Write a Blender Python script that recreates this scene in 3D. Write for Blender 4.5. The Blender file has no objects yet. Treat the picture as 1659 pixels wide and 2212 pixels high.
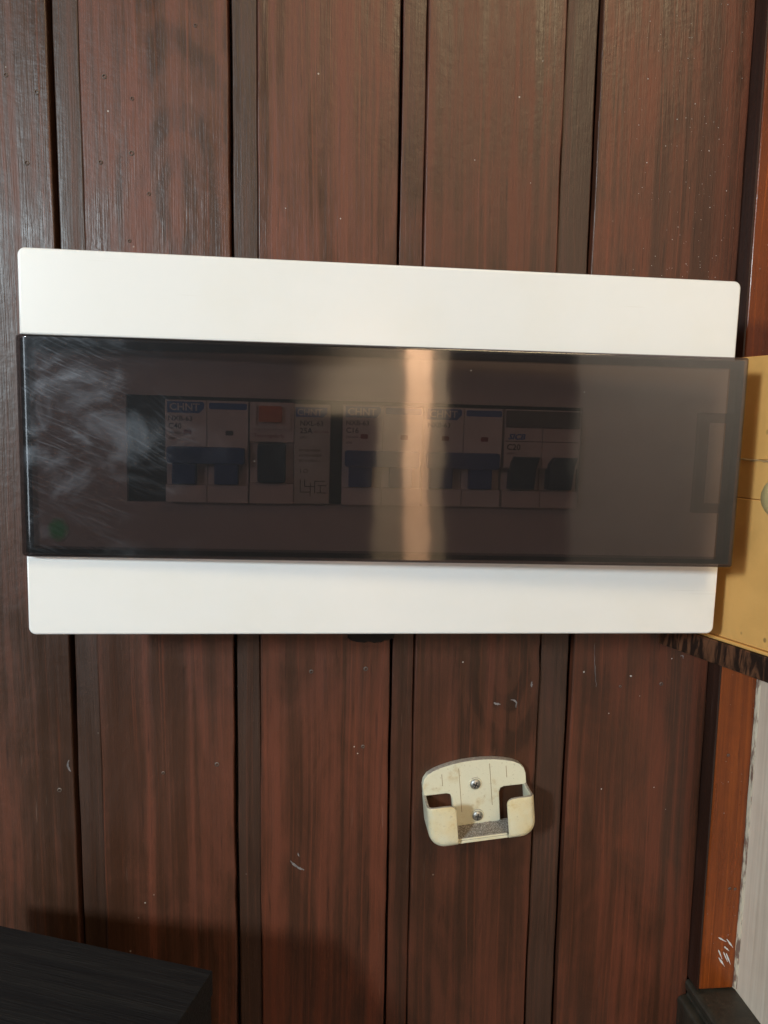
import bpy, bmesh, math, random
from mathutils import Vector, Matrix, Euler
R = math.radians
SC = bpy.context.scene
COL = SC.collection

# ------------------------------------------------------------------ camera
YAW, PITCH, ROLL = 0.09846, -0.1200, 0.01552
CAM = Vector((-0.03601, -0.39585, 0.01447))
fwd = Vector((math.sin(YAW)*math.cos(PITCH), math.cos(YAW)*math.cos(PITCH), math.sin(PITCH)))
rgt = Vector((math.cos(YAW), -math.sin(YAW), 0)); up = rgt.cross(fwd)
r2 = math.cos(ROLL)*rgt + math.sin(ROLL)*up; u2 = -math.sin(ROLL)*rgt + math.cos(ROLL)*up
cd = bpy.data.cameras.new('camera'); cam = bpy.data.objects.new('camera', cd); COL.objects.link(cam)
m = Matrix((r2, u2, -fwd)).transposed().to_4x4(); m.translation = CAM; cam.matrix_world = m
cd.sensor_fit = 'VERTICAL'; cd.sensor_height = 36.0; cd.sensor_width = 27.0
cd.lens = 36.0*1600.0/2212.0
cd.clip_start = 0.005; cd.clip_end = 50
SC.camera = cam

# ------------------------------------------------------------------ world, lamps, exposure
w = bpy.data.worlds.new('World'); SC.world = w; w.use_nodes = True
bg = w.node_tree.nodes['Background']; bg.inputs[0].default_value = (1.0, 0.95, 0.92, 1); bg.inputs[1].default_value = 0.075

def area(name, loc, target, power, col, size, size_y=None):
    l = bpy.data.lights.new(name, 'AREA'); l.energy = power; l.color = col; l.size = size
    l.shape = 'DISK' if size_y is None else 'RECTANGLE'
    if size_y: l.size_y = size_y
    o = bpy.data.objects.new(name, l); COL.objects.link(o); o.location = loc
    o.rotation_euler = (Vector(target)-Vector(loc)).to_track_quat('-Z', 'Y').to_euler()
    return o
area('window_lamp', (-1.02, -0.90, 0.06), (-0.10, 0, 0.0), 1.7, (0.78, 0.90, 1.0), 0.22, 0.55)
area('key_lamp', (-0.80, -1.02, 0.32), (0.03, 0, -0.14), 12.7, (0.80, 0.935, 1.0), 0.10, 0.15)
area('warm_fill_lamp', (0.32, -1.10, 0.98), (0.12, 0, -0.02), 7.6, (1.0, 0.76, 0.45), 0.50)  # broad warm fill added from the upper right
area('mirrored_wall_fill', (0.80, -0.85, 0.45), (0.75, -1.33, -0.05), 14.0, (1.0, 0.92, 0.85), 0.30)  # unseen lamp added to brighten the wall mirrored in the cover
sp = bpy.data.lights.new('jamb_fill_spot', 'SPOT'); sp.energy = 560; sp.color = (1.0, 0.85, 0.70); sp.spot_size = R(40); sp.spot_blend = 0.6; sp.shadow_soft_size = 0.03  # unseen spot added so the jamb mirrors brightly in the cover
spo = bpy.data.objects.new('jamb_fill_spot', sp); COL.objects.link(spo); spo.location = (0.02, -0.72, 0.50)
spo.rotation_euler = (Vector((0.06, -1.27, -0.02))-spo.location).to_track_quat('-Z', 'Y').to_euler()

SC.view_settings.view_transform = 'Standard'; SC.view_settings.look = 'None'
SC.view_settings.exposure = 0.0; SC.view_settings.gamma = 1.0
SC.view_settings.use_curve_mapping = False
SC.cycles.transparent_max_bounces = 24; SC.cycles.max_bounces = 10

# ------------------------------------------------------------------ node helpers
class N:
    def __init__(s, name):
        s.m = bpy.data.materials.new(name); s.m.use_nodes = True; s.t = s.m.node_tree; s.t.nodes.clear()
        s.out = s.add('ShaderNodeOutputMaterial')
    def add(s, typ, **kw):
        n = s.t.nodes.new(typ)
        for k, v in kw.items(): setattr(n, k, v)
        return n
    def link(s, a, b): s.t.links.new(a, b)
    def set(s, sock, v):
        if isinstance(v, bpy.types.NodeSocket): s.link(v, sock)
        elif isinstance(v, (tuple, list)) and len(v) == 3 and sock.type == 'RGBA': sock.default_value = (*v, 1)
        else: sock.default_value = v
    def coord(s): return s.add('ShaderNodeTexCoord').outputs['Object']
    def map(s, vec, loc=(0,0,0), rot=(0,0,0), scale=(1,1,1)):
        n = s.add('ShaderNodeMapping'); s.link(vec, n.inputs[0])
        n.inputs[1].default_value = loc; n.inputs[2].default_value = rot; n.inputs[3].default_value = scale
        return n.outputs[0]
    def noise(s, vec, scale=1, detail=3, rough=0.5, dist=0):
        n = s.add('ShaderNodeTexNoise'); s.link(vec, n.inputs['Vector'])
        n.inputs['Scale'].default_value = scale; n.inputs['Detail'].default_value = detail
        n.inputs['Roughness'].default_value = rough; n.inputs['Distortion'].default_value = dist
        return n.outputs['Fac']
    def vor(s, vec, scale=1, feature='F1', rand=1):
        n = s.add('ShaderNodeTexVoronoi', feature=feature); s.link(vec, n.inputs['Vector']); n.inputs['Scale'].default_value = scale
        n.inputs['Randomness'].default_value = rand
        return n.outputs['Distance']
    def ramp(s, fac, stops):
        n = s.add('ShaderNodeMapRange'); n.interpolation_type = 'SMOOTHSTEP'
        s.set(n.inputs[0], fac); n.inputs[1].default_value = stops[0]; n.inputs[2].default_value = stops[1]
        n.inputs[3].default_value = stops[2] if len(stops) > 2 else 0; n.inputs[4].default_value = stops[3] if len(stops) > 3 else 1
        return n.outputs[0]
    def math(s, op, a, b=0.0):
        n = s.add('ShaderNodeMath', operation=op); s.set(n.inputs[0], a); s.set(n.inputs[1], b); return n.outputs[0]
    def mix(s, fac, a, b, blend='MIX'):
        n = s.add('ShaderNodeMix', data_type='RGBA', blend_type=blend)
        s.set(n.inputs[0], fac); s.set(n.inputs[6], a); s.set(n.inputs[7], b); return n.outputs[2]
    def bump(s, h, strength=0.3, dist=0.001):
        n = s.add('ShaderNodeBump'); n.inputs['Strength'].default_value = strength; n.inputs['Distance'].default_value = dist
        s.link(h, n.inputs['Height']); return n.outputs[0]
    def sep(s, vec):
        n = s.add('ShaderNodeSeparateXYZ'); s.link(vec, n.inputs[0]); return n.outputs
    def bsdf(s, col, rough=0.5, spec=0.5, metal=0, normal=None, coat=0):
        b = s.add('ShaderNodeBsdfPrincipled'); s.set(b.inputs['Base Color'], col); s.set(b.inputs['Roughness'], rough)
        b.inputs['Specular IOR Level'].default_value = spec; b.inputs['Metallic'].default_value = metal
        if coat: b.inputs['Coat Weight'].default_value = coat; b.inputs['Coat Roughness'].default_value = 0.25
        if normal is not None: s.link(normal, b.inputs['Normal'])
        s.link(b.outputs[0], s.out.inputs[0]); return b

def wood(name, seed, dark, mid, red, redness=0.5, rough=0.42, rings=None, spec=0.5, streak=1.0, coarse=1.0):
    """painted / stained softwood board, grain along Z; each board its own seed"""
    n = N(name); c0 = n.coord(); off = (seed*1.37, seed*0.61, seed*2.93)
    c = n.map(c0, loc=off)
    warp = n.noise(n.map(c, scale=(9, 9, 2.2)), 1, 3, 0.5)
    cw = n.add('ShaderNodeVectorMath', operation='ADD'); n.link(c, cw.inputs[0])
    cmb = n.add('ShaderNodeCombineXYZ'); n.link(n.math('MULTIPLY', n.math('SUBTRACT', warp, 0.5), 0.018), cmb.inputs[0]); n.link(cmb.outputs[0], cw.inputs[1])
    cv = cw.outputs[0]
    st = n.noise(n.map(cv, scale=(170, 170, 1.6)), 1, 4, 0.6)            # streaks
    st2 = n.noise(n.map(cv, scale=(330, 330, 7)), 1, 4, 0.65)          # fine grain
    fib = n.noise(n.map(c, scale=(1300, 1300, 45)), 1, 2, 0.6)         # fibres
    patch = n.noise(n.map(c, scale=(26, 26, 4.2)), 1, 4, 0.55, 0.4)       # worn stain patches
    patch2 = n.math('ADD', n.math('MULTIPLY', n.noise(n.map(c, scale=(60, 60, 9)), 1, 4, 0.6), 0.5), n.math('MULTIPLY', n.noise(n.map(c, loc=(3, 1, 7), scale=(34, 34, 15)), 1, 5, 0.62, 1.2), 0.5))
    f = n.math('ADD', n.math('MULTIPLY', st, 0.75*streak), n.math('MULTIPLY', st2, 0.30))
    f = n.math('ADD', f, n.math('MULTIPLY', patch, 0.45))
    f = n.math('ADD', f, n.math('MULTIPLY', patch2, 0.55))
    if rings:
        x0, z0, k = rings
        p = n.map(c0, loc=(-x0, 0, -z0)); xs = n.sep(p)
        ln = n.math('SQRT', n.math('ADD', n.math('POWER', n.math('MULTIPLY', xs[0], 1.0), 2.0), n.math('POWER', n.math('MULTIPLY', xs[2], 0.34), 2.0)))
        ln = n.math('ADD', ln, n.math('MULTIPLY', n.math('SUBTRACT', n.noise(n.map(c, scale=(26, 26, 16)), 1, 3, 0.55), 0.5), 0.022))
        sn = n.math('SINE', n.math('MULTIPLY', ln, k))
        mask = n.ramp(ln, (0.016, 0.046, 1.0, 0.0))
        f = n.math('ADD', f, n.math('MULTIPLY', n.math('MULTIPLY', sn, mask), 0.50))
    base = (0.75*streak+0.30+0.45+0.55)*0.5
    f1 = n.ramp(f, (base-0.28, base+0.24))
    col = n.mix(f1, dark, mid)
    rm = n.ramp(n.math('ADD', n.math('MULTIPLY', st, 0.5), n.math('MULTIPLY', patch2, 0.5)), (0.55-0.16*redness, 0.72-0.14*redness, 0, 0.8))
    col = n.mix(rm, col, red)
    col = n.mix(n.ramp(st2, (0.54, 0.70, 0, 0.55)), col, dark)
    # pores: short dark flecks along the grain
    fl = n.ramp(n.noise(n.map(c, scale=(520, 520, 26)), 1, 2, 0.5), (0.66, 0.74, 0, 0.5))
    col = n.mix(fl, col, tuple(v*0.45 for v in dark))
    col = n.mix(n.ramp(n.noise(n.map(cv, scale=(620, 620, 5)), 1, 3, 0.6), (0.56, 0.70, 0, 0.45)), col, tuple(v*1.25 for v in red))
    # scuffs: rubbed pale scratches
    sc = n.noise(n.map(c, rot=(0, 0.12, 0), scale=(420, 420, 22)), 1, 3, 0.7)
    scm = n.math('MULTIPLY', n.ramp(sc, (0.64, 0.74)), n.ramp(n.noise(n.map(c, scale=(14, 14, 9)), 1, 3), (0.52, 0.68, 0, 0.30)))
    col = n.mix(scm, col, (0.30, 0.22, 0.18))
    # small white splashes of paint
    d = n.vor(c, 115); spm = n.math('MULTIPLY', n.ramp(d, (0.035, 0.065, 1, 0)), n.ramp(n.noise(c, 21, 2), (0.60, 0.66)))
    col = n.mix(n.math('MULTIPLY', spm, 0.7), col, (0.55, 0.50, 0.44))
    lump = n.noise(c, 210, 3, 0.55)
    h = n.math('ADD', n.math('MULTIPLY', fib, 0.30*coarse), n.math('MULTIPLY', st2, 0.45*coarse))
    h = n.math('ADD', h, n.math('MULTIPLY', lump, 0.55))
    rg = n.ramp(n.math('ADD', n.math('MULTIPLY', patch2, 0.6), n.math('MULTIPLY', st, 0.4)), (0.35, 0.65, rough-0.12, rough+0.13))
    n.bsdf(col, rg, spec, normal=n.bump(h, 0.7, 0.0006))
    return n.m

def plastic(name, col, rough=0.4, var=0.04, bumps=0.12, spec=0.5):
    n = N(name); c = n.coord()
    v = n.noise(c, 60, 4, 0.6); col2 = tuple(max(0, x*(1-var*2.2)) for x in col)
    cc = n.mix(n.ramp(v, (0.35, 0.75)), col, col2)
    n.bsdf(cc, rough, spec, normal=n.bump(n.noise(c, 1500, 2), bumps, 0.0002)); return n.m

def white_plate():
    n = N('white_enclosure_plastic'); c = n.coord()
    col = n.mix(n.ramp(n.noise(c, 26, 4, 0.6), (0.40, 0.80, 0, 0.7)), (0.80, 0.80, 0.79), (0.785, 0.775, 0.74))
    # scuff lines and grime dots
    sc = n.noise(n.map(c, rot=(0, 0.06, 0), scale=(14, 14, 900)), 1, 2, 0.5)
    g = n.math('MULTIPLY', n.ramp(sc, (0.66, 0.74)), n.ramp(n.noise(c, 17, 2), (0.52, 0.66, 0, 0.35)))
    col = n.mix(g, col, (0.55, 0.53, 0.49))
    d = n.vor(c, 46); dot = n.math('MULTIPLY', n.ramp(d, (0.02, 0.045, 1, 0)), n.ramp(n.noise(c, 9, 2), (0.55, 0.62, 0, 0.6)))
    col = n.mix(dot, col, (0.40, 0.36, 0.30))
    n.bsdf(col, 0.24, 0.5, normal=n.bump(n.noise(c, 1700, 2), 0.05, 0.0002)); return n.m

def smoke(tint, name='smoked_clear_plastic', wear=True):
    n = N(name); c = n.coord()
    tr = n.add('ShaderNodeBsdfTransparent'); tr.inputs[0].default_value = (*tint, 1)
    gl = n.add('ShaderNodeBsdfGlossy'); gl.inputs['Roughness'].default_value = 0.055
    fr = n.add('ShaderNodeFresnel'); fr.inputs[0].default_value = 1.72
    geo = n.add('ShaderNodeNewGeometry')
    front = n.math('SUBTRACT', 1.0, geo.outputs['Backfacing'])
    fac = n.math('MULTIPLY', fr.outputs[0], front)
    nb = n.bump(n.noise(n.map(c, scale=(9, 9, 24)), 1, 2, 0.5), 0.10, 0.004)   # moulded sheet is slightly wavy
    n.link(nb, gl.inputs['Normal'])
    ms = n.add('ShaderNodeMixShader'); n.link(fac, ms.inputs[0]); n.link(tr.outputs[0], ms.inputs[1]); n.link(gl.outputs[0], ms.inputs[2])
    last = ms.outputs[0]
    if wear:
        # hair scratches in slanting arcs and a rubbed film; they scatter the lamp's glint
        rg = n.add('ShaderNodeBsdfGlossy'); rg.inputs['Roughness'].default_value = 0.42; rg.inputs[0].default_value = (0.9, 0.93, 1.0, 1)
        cw = n.map(c, loc=(0.3, 0, 0.1), rot=(0, R(-24), 0))
        wv = n.noise(n.map(c, scale=(11, 11, 11)), 1, 2)
        av = n.add('ShaderNodeVectorMath', operation='ADD'); n.link(cw, av.inputs[0])
        cb = n.add('ShaderNodeCombineXYZ'); n.link(n.math('MULTIPLY', wv, 0.03), cb.inputs[2]); n.link(cb.outputs[0], av.inputs[1])
        s1 = n.noise(n.map(av.outputs[0], scale=(70, 70, 1500)), 1, 3, 0.6)
        s1 = n.ramp(s1, (0.50, 0.74, 0.0, 1.0))
        xz = n.sep(c)
        reg = n.ramp(n.math('ADD', n.noise(n.map(c, scale=(24, 24, 34)), 1, 4, 0.6), n.math('MULTIPLY', xz[0], -2.4)), (0.22, 0.58))
        scr = n.math('MULTIPLY', s1, n.math('MULTIPLY', reg, 0.032))
        film = n.math('MULTIPLY', n.ramp(n.noise(n.map(c, scale=(30, 30, 46)), 1, 5, 0.62, 0.6), (0.45, 0.72)), n.math('MULTIPLY', reg, 0.062))
        tot = n.math('MULTIPLY', n.math('ADD', scr, n.math('ADD', film, 0.006)), front)
        m2 = n.add('ShaderNodeMixShader'); n.link(tot, m2.inputs[0]); n.link(last, m2.inputs[1]); n.link(rg.outputs[0], m2.inputs[2])
        last = m2.outputs[0]
        # dust specks
        df = n.add('ShaderNodeBsdfDiffuse'); df.inputs[0].default_value = (0.6, 0.57, 0.52, 1)
        d = n.vor(c, 150); sp_ = n.math('MULTIPLY', n.ramp(d, (0.03, 0.055, 1, 0)), n.ramp(n.noise(c, 33, 2), (0.63, 0.67, 0, 0.55)))
        dust = n.math('MULTIPLY', n.math('ADD', sp_, 0.006), front)
        m3 = n.add('ShaderNodeMixShader'); n.link(dust, m3.inputs[0]); n.link(last, m3.inputs[1]); n.link(df.outputs[0], m3.inputs[2])
        last = m3.outputs[0]
    n.link(last, n.out.inputs[0]); return n.m

# ------------------------------------------------------------------ mesh helpers
def tag(o, label=None, cat=None, group=None, kind=None):
    if label: o['label'] = label
    if cat: o['category'] = cat
    if group: o['group'] = group
    if kind: o['kind'] = kind
    return o
def obj(name, bm, mat, parent=None, loc=(0,0,0), smooth=None, flatten=True):
    me = bpy.data.meshes.new(name); bmesh.ops.recalc_face_normals(bm, faces=bm.faces[:]); bm.to_mesh(me); bm.free()
    if mat: me.materials.append(mat)
    if smooth is not None:
        me.polygons.foreach_set('use_smooth', [True]*len(me.polygons)); me.set_sharp_from_angle(angle=R(smooth))
    o = bpy.data.objects.new(name, me); COL.objects.link(o); o.parent = parent; o.location = loc
    if smooth is not None and flatten:
        wn = o.modifiers.new('even_shading', 'WEIGHTED_NORMAL'); wn.weight = 100; wn.keep_sharp = True
    return o
def share(o, parent, loc, name=None):
    c = o.copy(); COL.objects.link(c); c.parent = parent; c.location = loc
    if name: c.name = name
    return c
def empty(name, loc, rot=(0,0,0)):
    o = bpy.data.objects.new(name, None); COL.objects.link(o); o.location = loc; o.rotation_euler = rot; o.empty_display_size = 0.01
    return o
def box(bm, x0, x1, y0, y1, z0, z1):
    vs = [bm.verts.new((x, y, z)) for x in (x0, x1) for y in (y0, y1) for z in (z0, z1)]
    for f in ((0,1,3,2), (4,6,7,5), (0,4,5,1), (2,3,7,6), (0,2,6,4), (1,5,7,3)): bm.faces.new([vs[i] for i in f])
    return vs
def bbox(x0, x1, y0, y1, z0, z1, bev=0, seg=2):
    bm = bmesh.new(); box(bm, x0, x1, y0, y1, z0, z1)
    bmesh.ops.recalc_face_normals(bm, faces=bm.faces[:])
    if bev: bmesh.ops.bevel(bm, geom=bm.edges[:], offset=bev, segments=seg, affect='EDGES', profile=0.5)
    return bm
def prism(pts, y0, y1, bev=0, seg=2, front_only=True):
    """outline in XZ extruded along Y; y0 is the face toward the camera (smaller y)"""
    bm = bmesh.new()
    a = [bm.verts.new((x, y0, z)) for x, z in pts]; b = [bm.verts.new((x, y1, z)) for x, z in pts]
    fa = bm.faces.new(a); bm.faces.new(b[::-1])
    n = len(pts)
    for i in range(n): bm.faces.new((a[i], b[i], b[(i+1) % n], a[(i+1) % n]))
    bmesh.ops.recalc_face_normals(bm, faces=bm.faces[:])
    if bev: bmesh.ops.bevel(bm, geom=list(fa.edges), offset=bev, segments=seg, affect='EDGES', profile=0.5)
    return bm
def rrect(x0, x1, z0, z1, r, k=5, corners=(1,1,1,1)):
    """rounded rectangle outline; corners: bl, br, tr, tl"""
    out = []
    for i, (cx, cz, a0) in enumerate(((x0, z0, 180), (x1, z0, 270), (x1, z1, 0), (x0, z1, 90))):
        if not corners[i]: out.append((cx, cz)); continue
        ox = cx + (r if i in (0, 3) else -r); oz = cz + (r if i in (0, 1) else -r)
        for j in range(k+1):
            a = R(a0+90*j/k); out.append((ox+r*math.cos(a), oz+r*math.sin(a)))
    return out
def text(s, size, x, z, y, mat, parent, name='lettering', shear=0.0, weight=0.0, align='LEFT', sx=1.0):
    cu = bpy.data.curves.new(name, 'FONT'); cu.body = s; cu.size = size; cu.shear = shear; cu.offset = weight; cu.align_x = align
    cu.resolution_u = 2; cu.extrude = 0.00003
    t = bpy.data.objects.new('tmp', cu); COL.objects.link(t)
    bpy.context.view_layer.update()
    me = bpy.data.meshes.new_from_object(t.evaluated_get(bpy.context.evaluated_depsgraph_get()))
    bpy.data.objects.remove(t); bpy.data.curves.remove(cu)
    me.transform(Matrix(((sx,0,0,x), (0,0,1,y), (0,1,0,z), (0,0,0,1))))
    me.name = name; me.materials.clear(); me.materials.append(mat)
    o = bpy.data.objects.new(name, me); COL.objects.link(o); o.parent = parent
    return o
rnd = random.Random(7)

# ------------------------------------------------------------------ materials
M = {}
M['white'] = white_plate()
M['breaker'] = plastic('breaker_grey_white', (0.86, 0.82, 0.77), 0.45, 0.06)
M['breaker_warm'] = plastic('breaker_cream', (0.82, 0.74, 0.67), 0.45, 0.06)
M['blue'] = plastic('printed_blue', (0.045, 0.15, 0.50), 0.4, 0.05)
M['navy'] = plastic('navy_toggle_plastic', (0.045, 0.12, 0.38), 0.35, 0.1)
M['teal'] = plastic('dark_teal_toggle_plastic', (0.020, 0.055, 0.105), 0.35, 0.1)
M['orange'] = plastic('orange_button_plastic', (0.75, 0.19, 0.04), 0.4, 0.05)
M['red'] = plastic('red_window', (0.30, 0.02, 0.02), 0.4, 0.05)
M['greyw'] = plastic('grey_window', (0.09, 0.09, 0.09), 0.4, 0.05)
M['ink'] = plastic('black_ink', (0.03, 0.03, 0.03), 0.6, 0.0)
M['redink'] = plastic('red_ink', (0.30, 0.06, 0.05), 0.6, 0.0)
M['whiteink'] = plastic('white_ink', (0.75, 0.75, 0.74), 0.5, 0.0)
M['chip'] = plastic('paint_chip', (0.55, 0.51, 0.48), 0.6, 0.1)
M['grime'] = plastic('brown_grime', (0.38, 0.27, 0.15), 0.7, 0.2)
M['knob'] = plastic('yellowed_knob', (0.58, 0.44, 0.20), 0.35, 0.12)
M['holerim'] = plastic('chipped_paint_rim', (0.15, 0.115, 0.095), 0.6, 0.2)
M['smear'] = plastic('smeared_paint', (0.27, 0.245, 0.245), 0.6, 0.35)
M['sticker'] = plastic('label_paper', (0.68, 0.66, 0.56), 0.6, 0.05)
M['inner'] = plastic('inner_grey_white_plastic', (0.66, 0.62, 0.585), 0.4, 0.05)
M['dark'] = plastic('recess_shade_dark', (0.02, 0.018, 0.018), 0.7, 0.1)
M['greyband'] = plastic('grey_flap', (0.16, 0.15, 0.14), 0.4, 0.05)
M['steel'] = None
n = N('zinc_steel'); c = n.coord(); n.bsdf((0.46, 0.46, 0.44), n.ramp(n.noise(c, 900, 3), (0.3, 0.7, 0.38, 0.62)), 0.5, 1.0); M['steel'] = n.m
M['smoke'] = smoke((0.440, 0.388, 0.385)); M['smoke2'] = smoke((0.66, 0.62, 0.60), 'smoked_plastic_loop', False)
M['smoke3'] = smoke((0.36, 0.34, 0.345), 'dark_edge_smoke', False)
n = N('painted_green_glint'); c = n.coord(); ln = n.add('ShaderNodeVectorMath', operation='LENGTH'); n.link(n.map(c, scale=(1, 0, 0.85)), ln.inputs[0])  # green glint painted as a soft-edged colour spot
fd = n.ramp(n.math('ADD', ln.outputs['Value'], n.math('MULTIPLY', n.noise(c, 500, 3), 0.003)), (0.0034, 0.0072))
n.bsdf(n.mix(fd, (0.08, 0.72, 0.14), (0.64, 0.62, 0.58)), 0.5); M['green'] = n.m

BROWN = dict(dark=(0.054, 0.0238, 0.0134), mid=(0.088, 0.0345, 0.0186), red=(0.150, 0.0420, 0.0202))
def tone(k, r=1.0):
    k *= 0.86
    return {q: (v[0]*k*r, v[1]*k, v[2]*k) for q, v in BROWN.items()}
GREY = dict(dark=(0.038, 0.0190, 0.0120), mid=(0.057, 0.0275, 0.0170), red=(0.086, 0.031, 0.0180))
M['board'] = [
    wood('stained_board_a', 11, redness=0.35, rough=0.44, **tone(0.95)),
    wood('stained_board_b', 3, redness=0.5, rough=0.44, coarse=1.5, **tone(0.92, 0.94)),
    wood('stained_board_c', 5, redness=0.65, rough=0.44, rings=(0.012, 0.115, 620), **tone(1.04, 1.03)),
    wood('stained_board_d', 8, redness=0.85, rough=0.42, streak=1.25, **tone(1.02, 1.04)),
    wood('stained_board_e', 14, redness=0.75, rough=0.42, rings=(0.016, -0.115, 560), **tone(0.90, 1.0)),
    wood('stained_board_f', 21, redness=0.75, rough=0.40, streak=0.5, **tone(1.06, 1.05))]
M['strip'] = [wood('stained_strip_%d' % i, 31+i*2, redness=0.15 if i != 3 else 0.8, rough=0.46, coarse=1.2, **(GREY if i != 3 else tone(0.85))) for i in range(5)]
M['post'] = wood('varnished_orange_pine', 44, (0.12, 0.025, 0.005), (0.25, 0.052, 0.007), (0.33, 0.074, 0.010), redness=0.35, rough=0.30, coarse=0.6)
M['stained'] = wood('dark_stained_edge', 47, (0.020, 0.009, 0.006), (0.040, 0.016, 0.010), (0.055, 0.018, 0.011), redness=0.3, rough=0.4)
M['ledge'] = wood('dark_ledge_wood', 51, (0.022, 0.019, 0.014), (0.050, 0.042, 0.030), (0.060, 0.042, 0.028), redness=0.1, rough=0.38)
M['backing'] = plastic('wall_backing', (0.012, 0.007, 0.005), 0.8, 0.2)

def plaster():
    n = N('grey_brushed_paint'); c = n.coord()
    b = n.noise(n.map(c, scale=(200, 260, 8)), 1, 4, 0.6); p = n.noise(c, 22, 4, 0.6)
    col = n.mix(n.ramp(n.math('ADD', n.math('MULTIPLY', b, 0.6), n.math('MULTIPLY', p, 0.4)), (0.35, 0.65)), (0.68, 0.545, 0.42), (0.84, 0.70, 0.555))
    n.bsdf(col, 0.6, 0.3, normal=n.bump(b, 0.5, 0.0006)); return n.m
M['plaster'] = plaster()
def flaky():
    n = N('flaking_cream_paint'); c = n.coord()
    f = n.noise(n.map(c, scale=(300, 300, 60)), 1, 4, 0.65)
    col = n.mix(n.ramp(f, (0.46, 0.60)), (0.62, 0.53, 0.40), (0.20, 0.12, 0.09))
    n.bsdf(col, 0.7, 0.3, normal=n.bump(f, 0.8, 0.0008)); return n.m
M['flaky'] = flaky()
def beige():
    n = N('yellowed_beige_paint'); c = n.coord()
    p = n.noise(c, 14, 5, 0.6); s = n.noise(c, 330, 3, 0.6)
    col = n.mix(n.ramp(p, (0.3, 0.7)), (0.72, 0.395, 0.125), (0.60, 0.32, 0.092))
    d = n.vor(n.map(c, scale=(1, 1, 0.7)), 120); col = n.mix(n.math('MULTIPLY', n.ramp(d, (0.06, 0.13, 1, 0)), n.ramp(n.noise(c, 40, 2), (0.50, 0.62, 0, 0.7))), col, (0.14, 0.085, 0.035))
    n.bsdf(col, 0.5, 0.35, normal=n.bump(n.math('ADD', n.math('MULTIPLY', s, 0.35), n.noise(c, 60, 3)), 0.35, 0.0012)); return n.m
M['beige'] = beige()
def laminate():
    n = N('dark_burl_laminate'); c = n.coord()
    wv = n.noise(n.map(c, scale=(160, 160, 30)), 1, 4, 0.65, 1.6)
    col = n.mix(n.ramp(wv, (0.44, 0.62)), (0.018, 0.009, 0.006), (0.13, 0.055, 0.028))
    n.bsdf(col, 0.4, 0.4); return n.m
M['laminate'] = laminate()
M['ridge'] = plastic('pale_flaked_paint', (0.52, 0.37, 0.19), 0.7, 0.3)
def aged():
    n = N('aged_cream_plastic'); c = n.coord()
    p = n.noise(c, 75, 5, 0.62); q = n.noise(c, 700, 3, 0.7); y = n.sep(c)[1]
    yel = n.ramp(n.math('ADD', n.math('MULTIPLY', y, -40.0), n.math('MULTIPLY', p, 1.1)), (0.95, 1.75))
    col = n.mix(yel, (0.72, 0.69, 0.53), (0.70, 0.57, 0.31))
    col = n.mix(n.ramp(p, (0.54, 0.72, 0, 0.60)), col, (0.52, 0.36, 0.14))
    col = n.mix(n.ramp(q, (0.60, 0.72, 0, 0.45)), col, (0.36, 0.28, 0.17))
    nz = n.sep(n.add('ShaderNodeNewGeometry').outputs['Normal'])[2]      # settled dust lies on the upward edges
    dust = n.math('MULTIPLY', n.ramp(nz, (0.55, 0.85)), n.ramp(n.noise(c, 900, 3, 0.7), (0.25, 0.6, 0.55, 1.0)))
    col = n.mix(dust, col, (0.30, 0.26, 0.235))
    n.bsdf(col, 0.42, 0.45, normal=n.bump(q, 0.25, 0.0004)); return n.m
M['aged'] = aged()
def dustmat():
    n = N('grey_dust'); c = n.coord(); q = n.noise(c, 1300, 3, 0.75)
    col = n.mix(n.ramp(q, (0.40, 0.66)), (0.22, 0.185, 0.155), (0.56, 0.51, 0.46)); n.bsdf(col, 0.95, 0.1, normal=n.bump(q, 1.0, 0.0008)); return n.m
M['dust'] = dustmat()
def blackwood():
    n = N('black_grained_veneer'); c = n.coord()
    g = n.noise(n.map(c, scale=(16, 420, 420)), 1, 4, 0.65); f = n.noise(n.map(c, scale=(60, 1300, 1300)), 1, 2)
    col = n.mix(n.ramp(g, (0.35, 0.7)), (0.007, 0.007, 0.008), (0.015, 0.0145, 0.0145))
    d = n.vor(c, 70); col = n.mix(n.math('MULTIPLY', n.ramp(d, (0.012, 0.03, 1, 0)), n.ramp(n.noise(c, 30, 2), (0.55, 0.6))), col, (0.45, 0.40, 0.33))
    n.bsdf(col, 0.55, 0.35, normal=n.bump(n.math('ADD', g, f), 0.6, 0.0005)); return n.m
M['black'] = blackwood()

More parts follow.
